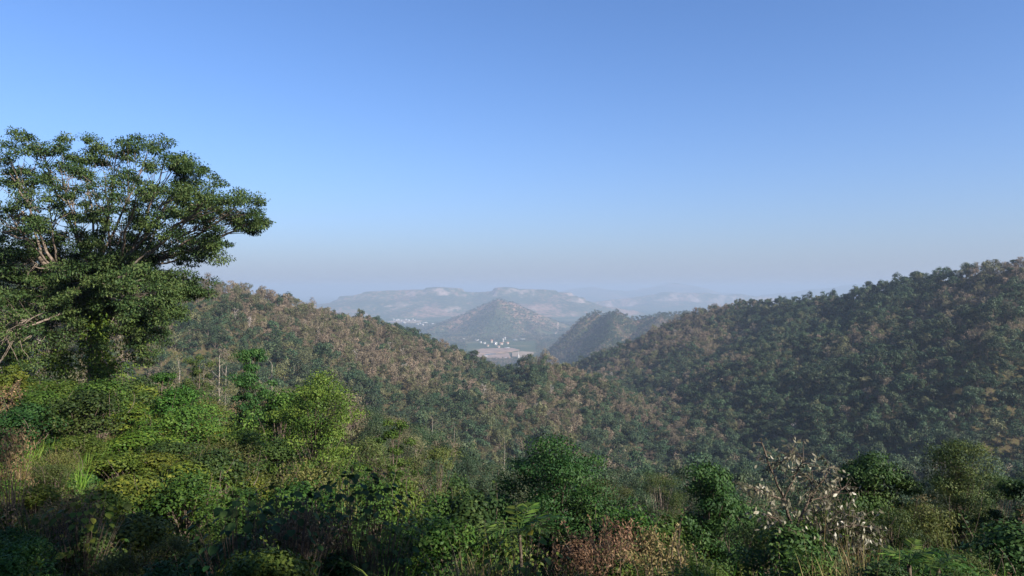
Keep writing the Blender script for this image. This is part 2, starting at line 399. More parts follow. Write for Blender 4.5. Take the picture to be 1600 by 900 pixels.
PROTO = bpy.data.collections.new('forest_prototypes')       # never linked to the scene; only its shapes are used
KINDS = []
def proto(seed, kind, **k):
    tr, cr = hill_tree(seed, **k)
    me = joined('forest_shape', tr, cr, M['bark_white'] if kind == 'w' else M['bark'], M[{'g': 'hg', 'o': 'ho', 'b': 'hb', 'w': 'hw'}[kind]])
    o = bpy.data.objects.new('p%02d' % len(KINDS), me); PROTO.objects.link(o); KINDS.append(kind)
for s in range(5): proto(100 + s, 'g', Hh=7.5 + s * .6, Rr=2.9 + .25 * s, ntuft=11, nleaf=700, ls=.66)
for s in range(4): proto(120 + s, 'o', Hh=7 + s * .6, Rr=2.8 + .2 * s, ntuft=11, nleaf=560, ls=.6)
for s in range(5): proto(140 + s, 'b', Hh=7 + s * .5, Rr=2.7 + .25 * s, ntuft=11, nleaf=430, ls=.55)
for s in range(2): proto(160 + s, 'w', Hh=7 + s, Rr=2.2, ntuft=12, nleaf=150, ls=.42, trunk_r=.2)
KI = {k: [i for i, q in enumerate(KINDS) if q == k] for k in 'gobw'}

def scatter_group(objname, P, S, rotz, idx, label, coll):
    me = bpy.data.meshes.new(objname)
    me.vertices.add(len(P)); me.vertices.foreach_set('co', np.asarray(P, np.float32).ravel())
    for nm, ty, arr in (('siz', 'FLOAT_VECTOR', S), ('rot', 'FLOAT_VECTOR', rotz)):
        at = me.attributes.new(nm, ty, 'POINT'); at.data.foreach_set('vector', np.asarray(arr, np.float32).ravel())
    at = me.attributes.new('idx', 'INT', 'POINT'); at.data.foreach_set('value', np.asarray(idx, np.int32))
    me.update()
    o = link(objname, me); tag(o, label, None, None, 'stuff')
    ng = bpy.data.node_groups.new(objname, 'GeometryNodeTree')
    ng.interface.new_socket('Geometry', in_out='INPUT', socket_type='NodeSocketGeometry')
    ng.interface.new_socket('Geometry', in_out='OUTPUT', socket_type='NodeSocketGeometry')
    N = ng.nodes.new; L = ng.links.new
    gi, go = N('NodeGroupInput'), N('NodeGroupOutput')
    ci = N('GeometryNodeCollectionInfo'); ci.inputs['Collection'].default_value = coll
    ci.inputs['Separate Children'].default_value = True; ci.inputs['Reset Children'].default_value = True
    ip = N('GeometryNodeInstanceOnPoints'); ip.inputs['Pick Instance'].default_value = True
    def att(nm, ty):
        a = N('GeometryNodeInputNamedAttribute'); a.data_type = ty; a.inputs[0].default_value = nm
        return a.outputs['Attribute']
    L(gi.outputs[0], ip.inputs['Points']); L(ci.outputs[0], ip.inputs['Instance'])
    L(att('idx', 'INT'), ip.inputs['Instance Index']); L(att('siz', 'FLOAT_VECTOR'), ip.inputs['Scale'])
    er = N('FunctionNodeEulerToRotation'); L(att('rot', 'FLOAT_VECTOR'), er.inputs[0]); L(er.outputs[0], ip.inputs['Rotation'])
    L(ip.outputs[0], go.inputs[0])
    md = o.modifiers.new('scatter', 'NODES'); md.node_group = ng
    return o

def jitter_grid(y0, y1, step, margin=90):
    hw = (800 + margin) / FPX * y1
    gx, gy = np.meshgrid(np.arange(-hw, hw, step), np.arange(y0, y1, step))
    gx = gx + rng.uniform(-.5, .5, gx.shape) * step; gy = gy + rng.uniform(-.5, .5, gy.shape) * step
    x, y = gx.ravel(), gy.ravel()
    k = np.abs(x) < (800 + margin) / FPX * y; return x[k], y[k]

# dry and green patches of the woods, by place
def cover(x, y):
    """probability of dry-leaved trees"""
    n = fbm(x, y, 110, 4, 61); n2 = fbm(x, y, 26, 3, 71)
    d = .38 + 3.8 * (n - .5) + 1.1 * (n2 - .5)
    u = 800 + x / y * FPX
    left = x < .1 * y
    d = d + np.where(left, .06, -.30) + .35 * ((y > 1800) & (y < 3500)) - .45 * (y < 260) * (x > -.32 * y)
    d = d + .35 * np.exp(-(((u - 1120) / 90) ** 2 + ((y - 1050) / 180) ** 2))      # burnt-looking shoulder of the far right ridge
    d = d + .30 * np.exp(-(((u - 1570) / 60) ** 2 + ((y - 520) / 120) ** 2))
    d = d - .30 * np.exp(-(((u - 790) / 60) ** 2 + ((y - 600) / 110) ** 2))
    d = d - .22 * np.exp(-(((u - 1230) / 170) ** 2 + ((y - 600) / 160) ** 2))
    d = np.where((y < 280) & (x > -.32 * y), np.minimum(d, .14), d)
    return np.clip(d, .03, .95)

def pick(x, y, rg):
    d = cover(x, y); r = rg.random(len(x)); q = rg.random(len(x)); s = rg.random(len(x))
    out = np.zeros(len(x), int)
    def ch(k): 
        a = np.array(KI[k]); return a[(s * len(a)).astype(int)]
    out = np.where(r < d, np.where(q < .66, ch('b'), np.where(q < .965, ch('o'), ch('w'))), np.where(q < np.where(x > .1 * y, .88, .70), ch('g'), ch('o')))
    return out

def field_zone(x, y):
    u = 800 + x / y * FPX
    return ((y > 3500) & (y < 4650) & (u > 728) & (u < 838)) | ((y > 7000) & (y < 8300) & (u > 600) & (u < 680))

def brush_line(u):
    '''photo row of the top of the near thicket; nothing close by rises above it unless placed on purpose'''
    return np.interp(u, [0, 120, 240, 330, 400, 460, 560, 620, 700, 760, 830, 960, 1010, 1100, 1200, 1300, 1400, 1500, 1600], [600, 605, 598, 628, 625, 612, 640, 675, 712, 752, 748, 765, 770, 775, 785, 788, 785, 780, 775])
fx, fy = jitter_grid(78, 1480, 4.5)
fz = height(fx, fy)
fs = .44 + 1.05 * rng.random(len(fx)) ** 1.9 * np.where(rng.random(len(fx)) < .07, 1.35, 1)
room = (CZ + (450 - brush_line(800 + fx / fy * FPX) + 25) / FPX * fy - fz) / 9.5       # keep the sight line over the near slope open
fs = np.where(fy < 300, np.minimum(fs, room), fs)
ok = fs > .3; fx, fy, fz, fs = fx[ok], fy[ok], fz[ok], fs[ok]
keep = visible(fx, fy, fz, 11 * fs) & (rng.random(len(fx)) < .93)
fx, fy, fz, fs = fx[keep], fy[keep], fz[keep], fs[keep]
fidx = pick(fx, fy, rng)
# the ones that show largest are built one by one further down
true_vis = visible(fx, fy, fz - 3.5, 8 * fs) & (np.abs(fx) < 800 / FPX * fy + 4)
order = np.argsort(np.where(true_vis, -fs / fy, 0))[:300]
single = np.zeros(len(fx), bool); single[order] = True
NEAR = [(fx[i], fy[i], fz[i], fs[i], fidx[i]) for i in order]
m = ~single
P = np.stack((fx, fy, fz), -1)[m]; n = len(P)
S = fs[m][:, None] * np.stack((rng.uniform(.85, 1.15, n), rng.uniform(.85, 1.15, n), rng.uniform(.8, 1.25, n)), -1)
Rz = np.stack((rng.normal(size=n) * .06, rng.normal(size=n) * .06, rng.random(n) * 6.283), -1)
scatter_group('hillside_forest', P, S, Rz, fidx[m], 'mixed green and dry brown forest covering both valley sides', PROTO)
print('hillside forest', n)

fx, fy = jitter_grid(1480, 3600, 9.5, 40); fz = height(fx, fy)
keep = visible(fx, fy, fz, 12) & ~field_zone(fx, fy); fx, fy, fz = fx[keep], fy[keep], fz[keep]; n = len(fx)
s = rng.uniform(1.1, 2.0, n)
scatter_group('distant_forest', np.stack((fx, fy, fz), -1), np.stack((s, s, s * .85), -1), np.stack((s * 0, s * 0, rng.random(n) * 6.283), -1), pick(fx, fy, rng), 'distant forest on the knolls behind the right ridge', PROTO)
print('distant forest', n)
fx, fy = jitter_grid(3600, 7200, 22, 10); fz = height(fx, fy)
keep = visible(fx, fy, fz, 5) & ~field_zone(fx, fy) & (fbm(fx, fy, 300, 3, 91) > .4); fx, fy, fz = fx[keep], fy[keep], fz[keep]; n = len(fx)
s = rng.uniform(1.6, 3.2, n)
scatter_group('valley_forest', np.stack((fx, fy, fz), -1), np.stack((s, s, s * .5), -1), np.stack((s * 0, s * 0, rng.random(n) * 6.283), -1), pick(fx, fy, rng), 'far woodland on the valley floor and the cone-shaped hill', PROTO)
print('valley forest', n)

# ------------------------------------------------------------------ single forest trees on the nearer slopes
FINE = {}
for k, kind in enumerate('ggggooobbbbw'):
    tr, cr = hill_tree(300 + k, Hh=7 + k % 4 * .7, Rr=2.7 + .2 * (k % 3), ntuft={'g': 34, 'o': 30, 'b': 26, 'w': 20}[kind], nleaf={'g': 5200, 'o': 4000, 'b': 2300, 'w': 500}[kind], ls={'g': .21, 'o': .2, 'b': .2, 'w': .2}[kind], crown0=.33)
    FINE.setdefault(kind, []).append((tr.mesh('trunk', M['bark_white'] if kind in 'w' else M['bark'], True), cr.mesh('crown', M[{'g': 'hg', 'o': 'ho', 'b': 'hb', 'w': 'hw'}[kind]])))
# ------------------------------------------------------------------ plants of the near slope
def inst(name, parts, loc, label, cat, group=None, rz=0, sc=1, tilt=(0, 0)):
    """parts: list of (part name, mesh)"""
    o = thing(name, loc, label, cat, group, rz, sc)
    o.rotation_euler = (tilt[0], tilt[1], rz)
    for nm, me in parts: link(nm, me, o)
    return o

def bush(seed, Rr, H, ntuft, nleaf, L, W, mat, bark, droop=-.1, shoots=6, tuft=(.22, .4), flat=.75, base=.1, dome=1.0):
    """unit shrub or small tree: stems fanning from the foot, leaves in tufts over an uneven dome"""
    rg = np.random.default_rng(seed); st, fo = G(), G()
    per = max(4, nleaf // ntuft)
    for q in range(ntuft):
        a = rg.random() * 6.283; e = rg.random() ** .7
        f = (.35 + .65 * rg.random() ** .5)
        ph = e * math.pi / 2
        rr = Rr * math.cos(ph) ** dome * f * (.85 + .3 * math.sin(a * 3 + seed)); zz = H * (base + (1 - base) * math.sin(ph) * (.55 + .45 * f))
        c = np.array((rr * math.cos(a), rr * math.sin(a), zz))
        b0 = np.array((rg.normal() * Rr * .015, rg.normal() * Rr * .015, -.25))
        st.tube(curve(b0, c, (c[0] * -.15, c[1] * -.15, H * .08), 6, Rr * .015, rg), .012 * H, .003 * H, 4)
        s = Rr * rg.uniform(*tuft)
        d = unit(rg.normal(size=(per, 3)) + np.array((0, 0, .3))); P = c + d * rg.random((per, 1)) ** .3 * s * np.array((1, 1, flat))
        D = np.cross(d, rg.normal(size=(per, 3))) + d * .35 + np.array((0, 0, droop))
        tint = np.clip(rg.random() * .5 + rg.random(per) * .6 - .05, 0, 1)
        fo.leaves(P, D, L * rg.uniform(.55, 1.25, per), W * rg.uniform(.6, 1.2, per), up=d * 1.5 + np.array((0, 0, .5)), tint=tint, rg=rg)
    for q in range(shoots):                      # loose shoots that break the outline
        a = rg.random() * 6.283; rr = Rr * rg.random() ** .5 * .8
        b0 = np.array((rr * math.cos(a), rr * math.sin(a), H * .7)); tip = b0 + np.array((rg.normal() * .16 * Rr, rg.normal() * .16 * Rr, H * rg.uniform(.25, .42)))
        c = curve(b0, tip, (rg.normal() * .1, rg.normal() * .1, 0), 9)
        st.tube(c, .005 * H, .002 * H, 4)
        m = 26; k = rg.integers(1, 9, m); P = c[k] + rg.normal(size=(m, 3)) * L * .25
        D = rg.normal(size=(m, 3)) + np.array((0, 0, .25)); fo.leaves(P, D, L * rg.uniform(.6, 1.1, m), W * rg.uniform(.6, 1.1, m), tint=rg.random(m), rg=rg)
    return [('stem', st.mesh('stem', bark, True)), ('foliage', fo.mesh('foliage', mat))]

BUSH = {   # kind: (parts variants, proto height)
 'bright': [bush(400 + k, 1.15, 1.9, 34, 5200, .085, .045, M['bushA'], M['bark_dark'], shoots=5) for k in range(4)],
 'olive': [bush(420 + k, 1.15, 1.9, 30, 4600, .075, .026, M['bushB'], M['bark_dark'], shoots=9, tuft=(.2, .36)) for k in range(4)],
 'deep': [bush(440 + k, 1.15, 1.9, 34, 5000, .09, .055, M['bushC'], M['bark_dark'], shoots=4) for k in range(3)],
 'vine': [bush(460 + k, 1.25, 1.7, 40, 5200, .10, .075, M['vine'], M['bark_dark'], droop=-.5, shoots=3, flat=.6) for k in range(3)],
 'dry': [bush(480 + k, 1.1, 1.7, 24, 1700, .075, .03, M['dry'], M['bark_dark'], shoots=12, tuft=(.18, .34)) for k in range(3)],
 'feather': [bush(500 + k, 1.15, 2.0, 40, 7500, .07, .016, M['feather'], M['bark_dark'], droop=-.25, shoots=8, tuft=(.2, .34), flat=.45) for k in range(3)],
}
BLAB = {
 'bright': ('shrub', 'rounded bright green shrub with small leaves in the sunlit thicket', 'shrub', 'bright green shrubs of the thicket'),
 'olive': ('shrub', 'loose olive green shrub with narrow leaves in the thicket', 'shrub', 'olive shrubs of the thicket'),
 'deep': ('shrub', 'dense dark green shrub in the thicket on the near slope', 'shrub', 'dark green shrubs of the thicket'),
 'vine': ('vine_mound', 'yellowish green mound of creeper smothering the undergrowth', 'vine', 'creeper mounds of the thicket'),
 'dry': ('dry_shrub', 'withered brown shrub with dead leaves in the thicket', 'shrub', 'withered shrubs of the thicket'),
 'feather': ('shrub', 'feathery olive shrub with fine drooping leaflets in the thicket', 'shrub', 'feathery shrubs of the thicket'),
}
def put_bush(kind, x, y, h, wid, q, label=None):
    nm, lb, ct, gp = BLAB[kind]; v = BUSH[kind][q % len(BUSH[kind])]
    z = gz(x, y)
    return inst(nm, v, (x, y, z), label or lb, ct, None if label else gp, q * 2.39, (wid / 1.2, wid / 1.2, h / 1.95), (random.uniform(-.08, .08), random.uniform(-.08, .08)))

# findable neighbours, by bearing (photo column they stand at) and distance
MARKS = [('the tall spreading tree', 60), ('the tall spreading tree', 190), ('the pale bare trunks', 330), ('the slim tufted tree', 400), ('the full rounded tree', 495), ('the small upright tree', 610), ('the low olive tree', 690), ('the spreading dark green tree', 862),
         ('the low feathery tree', 950), ('the thin yellowish tree', 1030), ('the creeper-clad tree', 1112), ('the pale-leaved tree', 1245), ('the rounded glossy tree', 1345), ('the cone-shaped feathery tree', 1505)]
def mark(u): return min(MARKS, key=lambda m_: abs(m_[1] - u))[0]
# thicket filling the near slope
q = 0; placed = []
tries = 0
while q < 285 and tries < 9000:
    tries += 1
    y = 7.5 + 58 * random.random() ** 1.35; u = random.uniform(-60, 1660); x = (u - 800) / FPX * y
    sz = .55 + .028 * y
    if any((x - a) ** 2 + (y - b) ** 2 < (.62 * (sz + c)) ** 2 for a, b, c in placed): continue
    z = gz(x, y); roomh = CZ + (450 - max(float(brush_line(u)), 885 - 11.5 * (y - 8) if u < 780 else 925 - 9.5 * (y - 8))) / FPX * y - z
    h = min((.75 + 1.5 * random.random() ** 1.5) * (sz + .45), roomh + .1)
    if h < .45: continue
    n_ = float(fbm(np.array([x]), np.array([y]), 7, 2, 88)[0]); left = u < 420
    r = random.random() * .75 + n_ * .5
    if left: kind = 'vine' if r < .44 else 'bright' if r < .68 else 'olive' if r < .80 else 'deep' if r < .95 else 'dry'
    elif u < 800: kind = 'bright' if r < .5 else 'olive' if r < .62 else 'deep' if r < .86 else 'vine' if r < .95 else 'dry'
    else: kind = 'olive' if r < .36 else 'feather' if r < .54 else 'deep' if r < .74 else 'bright' if r < .92 else 'dry'
    o = put_bush(kind, x, y, h, max(.5, min(1.5, h / 1.5) * (.6 + .02 * y) / .8), q); placed.append((x, y, sz)); q += 1
    o['label'] = ('tall ' if h > 2.1 else 'low ' if h < 1.1 else 'waist-high ') + {'bright': 'bright green small-leaved shrub', 'olive': 'loose narrow-leaved olive shrub', 'deep': 'dense dark green shrub', 'vine': 'yellow-green creeper mound', 'dry': 'withered brown shrub', 'feather': 'feathery drooping olive shrub'}[kind] + (' on the slope below ' if y < 20 else ' beside ') + mark(u)
print('thicket', q, tries)

# single forest trees on the nearer slopes
FL = {'g': ('forest_tree', 'dark green forest tree on the wooded slope beyond the thicket', 'green trees on the wooded slope'),
      'o': ('forest_tree', 'olive green forest tree on the wooded slope beyond the thicket', 'olive trees on the wooded slope'),
      'b': ('dry_tree', 'brown dry-leaved tree on the wooded slope beyond the thicket', 'brown trees on the wooded slope'),
      'w': ('bare_tree', 'almost bare pale grey tree on the wooded slope beyond the thicket', 'bare trees on the wooded slope')}
for q, (x, y, z, s, ix) in enumerate(NEAR):
    kind = KINDS[ix]; nm, lb, gp = FL[kind]
    a, b = FINE[kind][q % len(FINE[kind])]
    lb = ('tall ' if s > 1.0 else 'small ') + {'g': 'dark green forest tree', 'o': 'olive green forest tree', 'b': 'brown dry-leaved tree', 'w': 'almost bare grey tree'}[kind] + ' on the wooded slope behind ' + mark(800 + x / y * FPX)
    t_ = thing(nm, (x, y, z), lb, 'tree', gp, q * 2.4, (s, s, s * random.uniform(.9, 1.2)))
    link('trunk', a, t_); link('crown', b, t_)


# ------------------------------------------------------------------ the big spreading tree
def big_tree():
    rg = np.random.default_rng(11)
    D0 = 45.0
    basep = px(150, 612, D0); basep[2] = gz(basep[0], basep[1])
    root = thing('spreading_tree', tuple(basep), 'tall spreading tree with dark layered crown and vine-wrapped trunk at thicket edge', 'tree')
    tr, cr, vn = G(), G(), G()
    W = lambda u, v, dy=0: px(u, v, D0 + dy) - basep
    forks = [W(150, 520), W(140, 455, .5), W(185, 440, -.5), W(95, 440, 1), W(60, 400, -1), W(215, 400, -1), W(160, 380, 1), W(-30, 430, 0)]
    tr.tube(curve(np.array((0, 0, -.5)), forks[0], (.15, 0, 0), 7, .05, rg), .62, .46, 10)
    for a, b, r0, r1 in ((0, 1, .42, .33), (0, 2, .36, .26), (1, 3, .28, .2), (3, 4, .2, .13), (2, 5, .22, .13), (1, 6, .27, .16), (3, 7, .2, .12)):
        tr.tube(curve(forks[a], forks[b], rg.normal(size=3) * .5, 8, .04, rg), r0, r1, 8)
    # second trunk leaning left, out of the frame
    tr.tube(curve(W(20, 610, 2), forks[7], (.3, 0, 0), 8, .05, rg), .4, .2, 8)
    pads = [(60, 222, 46, 16), (15, 245, 50, 20), (128, 246, 42, 16), (182, 238, 42, 16), (232, 232, 42, 18), (255, 258, 40, 16), (292, 270, 32, 11), (296, 298, 44, 14),
            (95, 262, 50, 18), (40, 285, 55, 20), (165, 275, 50, 18), (215, 290, 52, 20), (262, 312, 50, 16), (325, 312, 44, 13), (368, 322, 40, 13), (392, 348, 27, 12), (345, 345, 50, 13),
            (300, 335, 40, 13), (150, 318, 50, 20), (75, 318, 52, 18), (10, 330, 50, 24), (110, 352, 55, 22), (190, 345, 52, 22), (238, 352, 44, 18), (55, 372, 52, 22), (160, 385, 52, 24), (5, 390, 48, 26),
            (215, 388, 44, 18), (95, 405, 50, 24), (268, 398, 42, 17), (300, 380, 34, 12), (332, 388, 24, 14), (250, 432, 44, 18), (292, 452, 40, 13), (40, 430, 50, 26), (135, 432, 46, 22), (185, 478, 42, 24), (15, 475, 48, 28),
            (225, 470, 38, 26), (80, 470, 46, 26), (232, 510, 30, 26), (110, 510, 42, 26), (-45, 300, 60, 40), (-60, 400, 60, 50), (-20, 520, 50, 40), (55, 520, 44, 30), (200, 430, 50, 26), (150, 415, 44, 24), (70, 445, 50, 28), (120, 475, 50, 28), (200, 520, 40, 30), (30, 405, 50, 28), (250, 475, 34, 20), (170, 445, 46, 24)]
    for (u, v, ru, rv) in pads:
        dy = rg.normal() * 2.6 - .7
        c = W(u, v, dy); sx, sz = ru / FPX * D0, rv / FPX * D0
        fk = min(forks[1:], key=lambda f: np.linalg.norm((f - c) * np.array((1, 1, 1.2))) + (6 if f[2] > c[2] + .5 else 0))
        fk = fk + (forks[1] - fk) * rg.uniform(0, .75) + rg.normal(size=3) * .15; ln = np.linalg.norm(c - fk)
        tr.tube(curve(fk, c, (0, 0, -.12 * ln + rg.normal() * .2), 9, .05, rg), .03 + .011 * ln, .022, 6)
        nt_ = 15 if v < 330 else 20 if v < 400 else 30
        for q in range(nt_):
            a = rg.random() * 6.283; f = rg.random() ** .5
            e = c + np.array((math.cos(a) * sx * f, math.sin(a) * max(sx * .9, 1.2) * f, sz * (rg.normal() * .75 + .25 * (1 - f))))
            mid = fk + (c - fk) * rg.uniform(.55, .95)
            tr.tube(curve(mid, e, (0, 0, -.12), 6, .03, rg), .028, .008, 4)
            m = 165; d = unit(rg.normal(size=(m, 3)))
            P = e + d * rg.random((m, 1)) ** .5 * rg.uniform(.30, .72) * np.array((1.15, 1.15, .52))
            cr.leaves(P, d * .6 + rg.normal(size=(m, 3)) * .5 + np.array((0, 0, -.35)), rg.uniform(.11, .21, m), rg.uniform(.055, .10, m), up=d * .6 + np.array((0, 0, 1.)), tint=np.clip(rg.random() * .5 + rg.random(m) * .6, 0, 1), rg=rg)
    # bare sunlit limbs
    limbs = []
    for a, b in (((185, 436), (232, 392)), ((186, 433), (228, 437)), ((196, 452), (215, 446)), ((30, 300), (60, 330)), ((35, 330), (50, 350)), ((5, 362), (42, 375))):
        lg = G(); lg.tube(curve(W(*a, -3.2), W(*b, -3.4), (0, 0, -.15), 7, .04, rg), .085, .04, 6); limbs.append(lg.mesh('limb', M['bark'], True))
    # creeper climbing the trunk
    for (u, v, ru, rv, n_) in ((155, 520, 36, 58, 2600), (150, 470, 26, 34, 1000), (215, 505, 26, 55, 1500), (165, 575, 55, 34, 2200), (30, 560, 50, 40, 1900), (95, 570, 50, 36, 1700)):
        c = W(u, v, -1.3); d = unit(rg.normal(size=(n_, 3)))
        P = c + d * rg.random((n_, 1)) ** .33 * np.array((ru / FPX * D0, 1.0, rv / FPX * D0)) * (.75 + .4 * np.sin(d[:, :1] * 7 + d[:, 2:] * 9))
        vn.leaves(P, d + np.array((0, 0, -.9)) + rg.normal(size=(n_, 3)) * .4, rg.uniform(.10, .19, n_), rg.uniform(.07, .13, n_), up=d + np.array((0, 0, .6)), rg=rg)
    tk = link('trunk', tr.mesh('trunk', M['bark'], True), root)
    for me_ in limbs: link('limb', me_, tk)
    link('crown', cr.mesh('crown', M['fig']), root)
    v = link('creeper', vn.mesh('creeper', M['vine']), root); v['label'] = 'yellow-green creeper wrapped round the trunk'
big_tree()

# ------------------------------------------------------------------ single trees standing out of the thicket
def small_tree(seed, H, Rr, ntuft, nleaf, L, W, mat, bark, crown0=.3, lean=0, droop=-.15, flat=.55, shape='round', tr_r=.05, tuft=(.2, .36)):
    rg = np.random.default_rng(seed); tr, cr = G(), G()
    sp = curve(np.array((0, 0, -.5)), np.array((lean, rg.normal() * .1, H * .88)), (rg.normal() * .2, rg.normal() * .2, 0), 11, .02, rg)
    tr.tube(sp, tr_r, tr_r * .3, 7)
    per = nleaf // ntuft
    for q in range(ntuft):
        rel = rg.random() ** 1.1
        zz = H * (crown0 + (1 - crown0) * rel)
        env = {'round': math.sqrt(max(.05, 1 - (rel * 1.7 - .75) ** 2)), 'cone': 1.35 - 1.05 * rel, 'column': .62 + .38 * math.sin(rel * 3.1 + .3), 'top': .25 + .75 * rel ** 1.5}[shape]
        a = rg.random() * 6.283; rr = Rr * env * rg.random() ** .5 * (.85 + .22 * math.sin(a * 2 + seed) + .16 * math.sin(a * 5 + rel * 9 + seed) + .14 * rg.normal())
        si = min(9, max(2, int(zz / H * 9)))
        c = np.array((rr * math.cos(a) + sp[si][0], rr * math.sin(a) + sp[si][1], min(zz, H * .98)))
        b0 = sp[max(1, si - 2)]
        tr.tube(curve(b0, c, (0, 0, .05), 6, .015, rg), tr_r * .22, tr_r * .06, 4)
        s = Rr * rg.uniform(*tuft); d = unit(rg.normal(size=(per, 3)))
        P = c + d * rg.random((per, 1)) ** .45 * s * np.array((1, 1, flat))
        cr.leaves(P, np.cross(d, rg.normal(size=(per, 3))) + d * .35 + np.array((0, 0, droop)), L * rg.uniform(.55, 1.25, per), W * rg.uniform(.6, 1.2, per), up=d * 1.5 + np.array((0, 0, .6)), tint=np.clip(rg.random() * .5 + rg.random(per) * .6, 0, 1), rg=rg)
    return [('trunk', tr.mesh('trunk', bark, True)), ('crown', cr.mesh('crown', mat))]

def stand(u, vtop, Y, name, label, cat, build, rz=0, group=None, **k):
    """a plant at photo column u, Y metres ahead, tall enough to reach row vtop"""
    x = (u - 800) / FPX * Y; z = gz(x, Y); H = CZ + (450 - vtop) / FPX * Y - z
    return inst(name, build(H, **k), (x, Y, z), label, cat, group, rz)

def ST(seed, rpx, Y, n, nt, L, W, mat, bark='bark_dark', **k):
    return lambda H: small_tree(seed, H, rpx / FPX * Y, nt, n, L, W, M[mat], M[bark], **k)
stand(492, 580, 34, 'broadleaf_tree', 'full rounded bright green tree rising behind the thicket', 'tree', ST(601, 78, 34, 22000, 90, .12, .07, 'bushA', crown0=.15, tr_r=.12))
stand(395, 545, 50, 'slender_tree', 'slim tree with tufted drooping green crown beside pale bare trunks', 'tree', ST(602, 32, 50, 9000, 40, .17, .09, 'bushC', crown0=.3, tr_r=.09, droop=-.6, tuft=(.25, .5)))
stand(312, 556, 62, 'slender_tree', 'narrow dark green tree in front of the dry hillside', 'tree', ST(603, 26, 62, 4200, 24, .17, .08, 'bushC', crown0=.3, tr_r=.1))
stand(615, 655, 40, 'broadleaf_tree', 'small upright leafy tree at the right end of the bright thicket', 'tree', ST(604, 34, 40, 7000, 36, .13, .075, 'bushA', crown0=.2, shape='column', tr_r=.09))
stand(690, 700, 36, 'broadleaf_tree', 'low olive tree with fine leaves beside the dry grass gap', 'tree', ST(605, 62, 36, 12000, 60, .11, .05, 'bushB', crown0=.15, tr_r=.09))
stand(862, 690, 23, 'broadleaf_tree', 'spreading dark green tree with pale twigs above the brown reeds', 'tree', ST(606, 108, 23, 44000, 150, .095, .055, 'bushC', 'bark_dark', crown0=.02, tr_r=.08, flat=.5, tuft=(.2, .38)))
stand(945, 745, 25, 'feathery_tree', 'low spreading olive tree with feathery foliage beside the dark green tree', 'tree', ST(607, 66, 25, 17000, 60, .075, .022, 'feather', crown0=.25, tr_r=.08))
stand(1030, 735, 34, 'feathery_tree', 'thin yellowish feathery tree behind the brown scrub', 'tree', ST(608, 58, 34, 12000, 54, .09, .026, 'feather', 'bark', crown0=.35, tr_r=.08))
stand(1112, 733, 22, 'creeper_clad_tree', 'dark column of a tree smothered in creepers', 'tree', ST(609, 52, 22, 30000, 140, .09, .06, 'bushC', crown0=.0, shape='column', droop=-.7, tr_r=.1, tuft=(.3, .55)))
stand(1358, 718, 25, 'broadleaf_tree', 'dense rounded glossy green tree behind the pale-leaved tree', 'tree', ST(610, 84, 25, 36000, 120, .12, .07, 'bushC', crown0=.02, tr_r=.08, tuft=(.2, .38)))
stand(1395, 800, 20, 'feathery_tree', 'low feathery tree at the foot of the rounded glossy tree', 'tree', ST(611, 62, 20, 18000, 70, .07, .024, 'feather_dark', crown0=.15, tr_r=.06))
stand(1503, 692, 24, 'feathery_tree', 'tall cone-shaped feathery tree with mottled yellow-green foliage', 'tree', ST(612, 84, 24, 52000, 170, .08, .030, 'feather_dark', crown0=.0, shape='cone', tr_r=.07, tuft=(.2, .4)))
stand(1560, 745, 27, 'feathery_tree', 'thin feathery tree leaning beside the tall cone-shaped one', 'tree', ST(613, 52, 27, 14000, 60, .085, .028, 'feather_dark', 'bark_dark', crown0=.3, tr_r=.08))
stand(1606, 750, 22, 'broadleaf_tree', 'dark leafy tree cut by the edge of the view', 'tree', ST(614, 52, 22, 16000, 70, .11, .06, 'bushC', crown0=.2, tr_r=.09))
stand(1440, 770, 38, 'dry_tree', 'thin greyish dry tree between the glossy tree and the cone-shaped tree', 'tree', ST(615, 36, 38, 2600, 40, .10, .05, 'dry', 'bark', crown0=.3, tr_r=.07))
stand(25, 575, 36, 'broadleaf_tree', 'yellow-green leafy tree under the spreading tree\'s left side', 'tree', ST(616, 46, 36, 9000, 44, .12, .08, 'vine', crown0=.2, tr_r=.09))
stand(255, 585, 42, 'broadleaf_tree', 'small green tree at the right foot of the spreading tree', 'tree', ST(617, 34, 42, 8000, 40, .13, .08, 'bushA', crown0=.1, tr_r=.09))

# pale bare-trunked trees on the slope behind the thicket
def pole_tree(seed, H, Rr, nl):
    rg = np.random.default_rng(seed); tr, cr = G(), G()
    sp = curve(np.array((0, 0, -.6)), np.array((rg.normal() * .2, 0, H)), (rg.normal() * .25, 0, 0), 10, .02, rg)
    tr.tube(sp, .075, .03, 7)
    for q in range(9):
        si = 4 + q % 6; a = rg.random() * 6.283; e = sp[si] + np.array((math.cos(a) * Rr * .8, math.sin(a) * Rr * .8, rg.uniform(.4, 1.5)))
        c = curve(sp[si], e, (0, 0, .15), 6, .04, rg); tr.tube(c, .014, .006, 5)
        for w_ in range(4):
            e2 = c[3] + rg.normal(size=3) * Rr * .35; tr.tube(curve(c[2 + w_ % 3], e2, (0, 0, .1), 4), .010, .005, 4)
        m = nl // 9; P = e + rg.normal(size=(m, 3)) * Rr * np.array((.42, .42, .25)); cr.leaves(P, rg.normal(size=(m, 3)), rg.uniform(.1, .2, m), rg.uniform(.05, .1, m), rg=rg)
    return [('trunk', tr.mesh('trunk', M['bark_white'], True)), ('crown', cr.mesh('crown', M['ho']))]
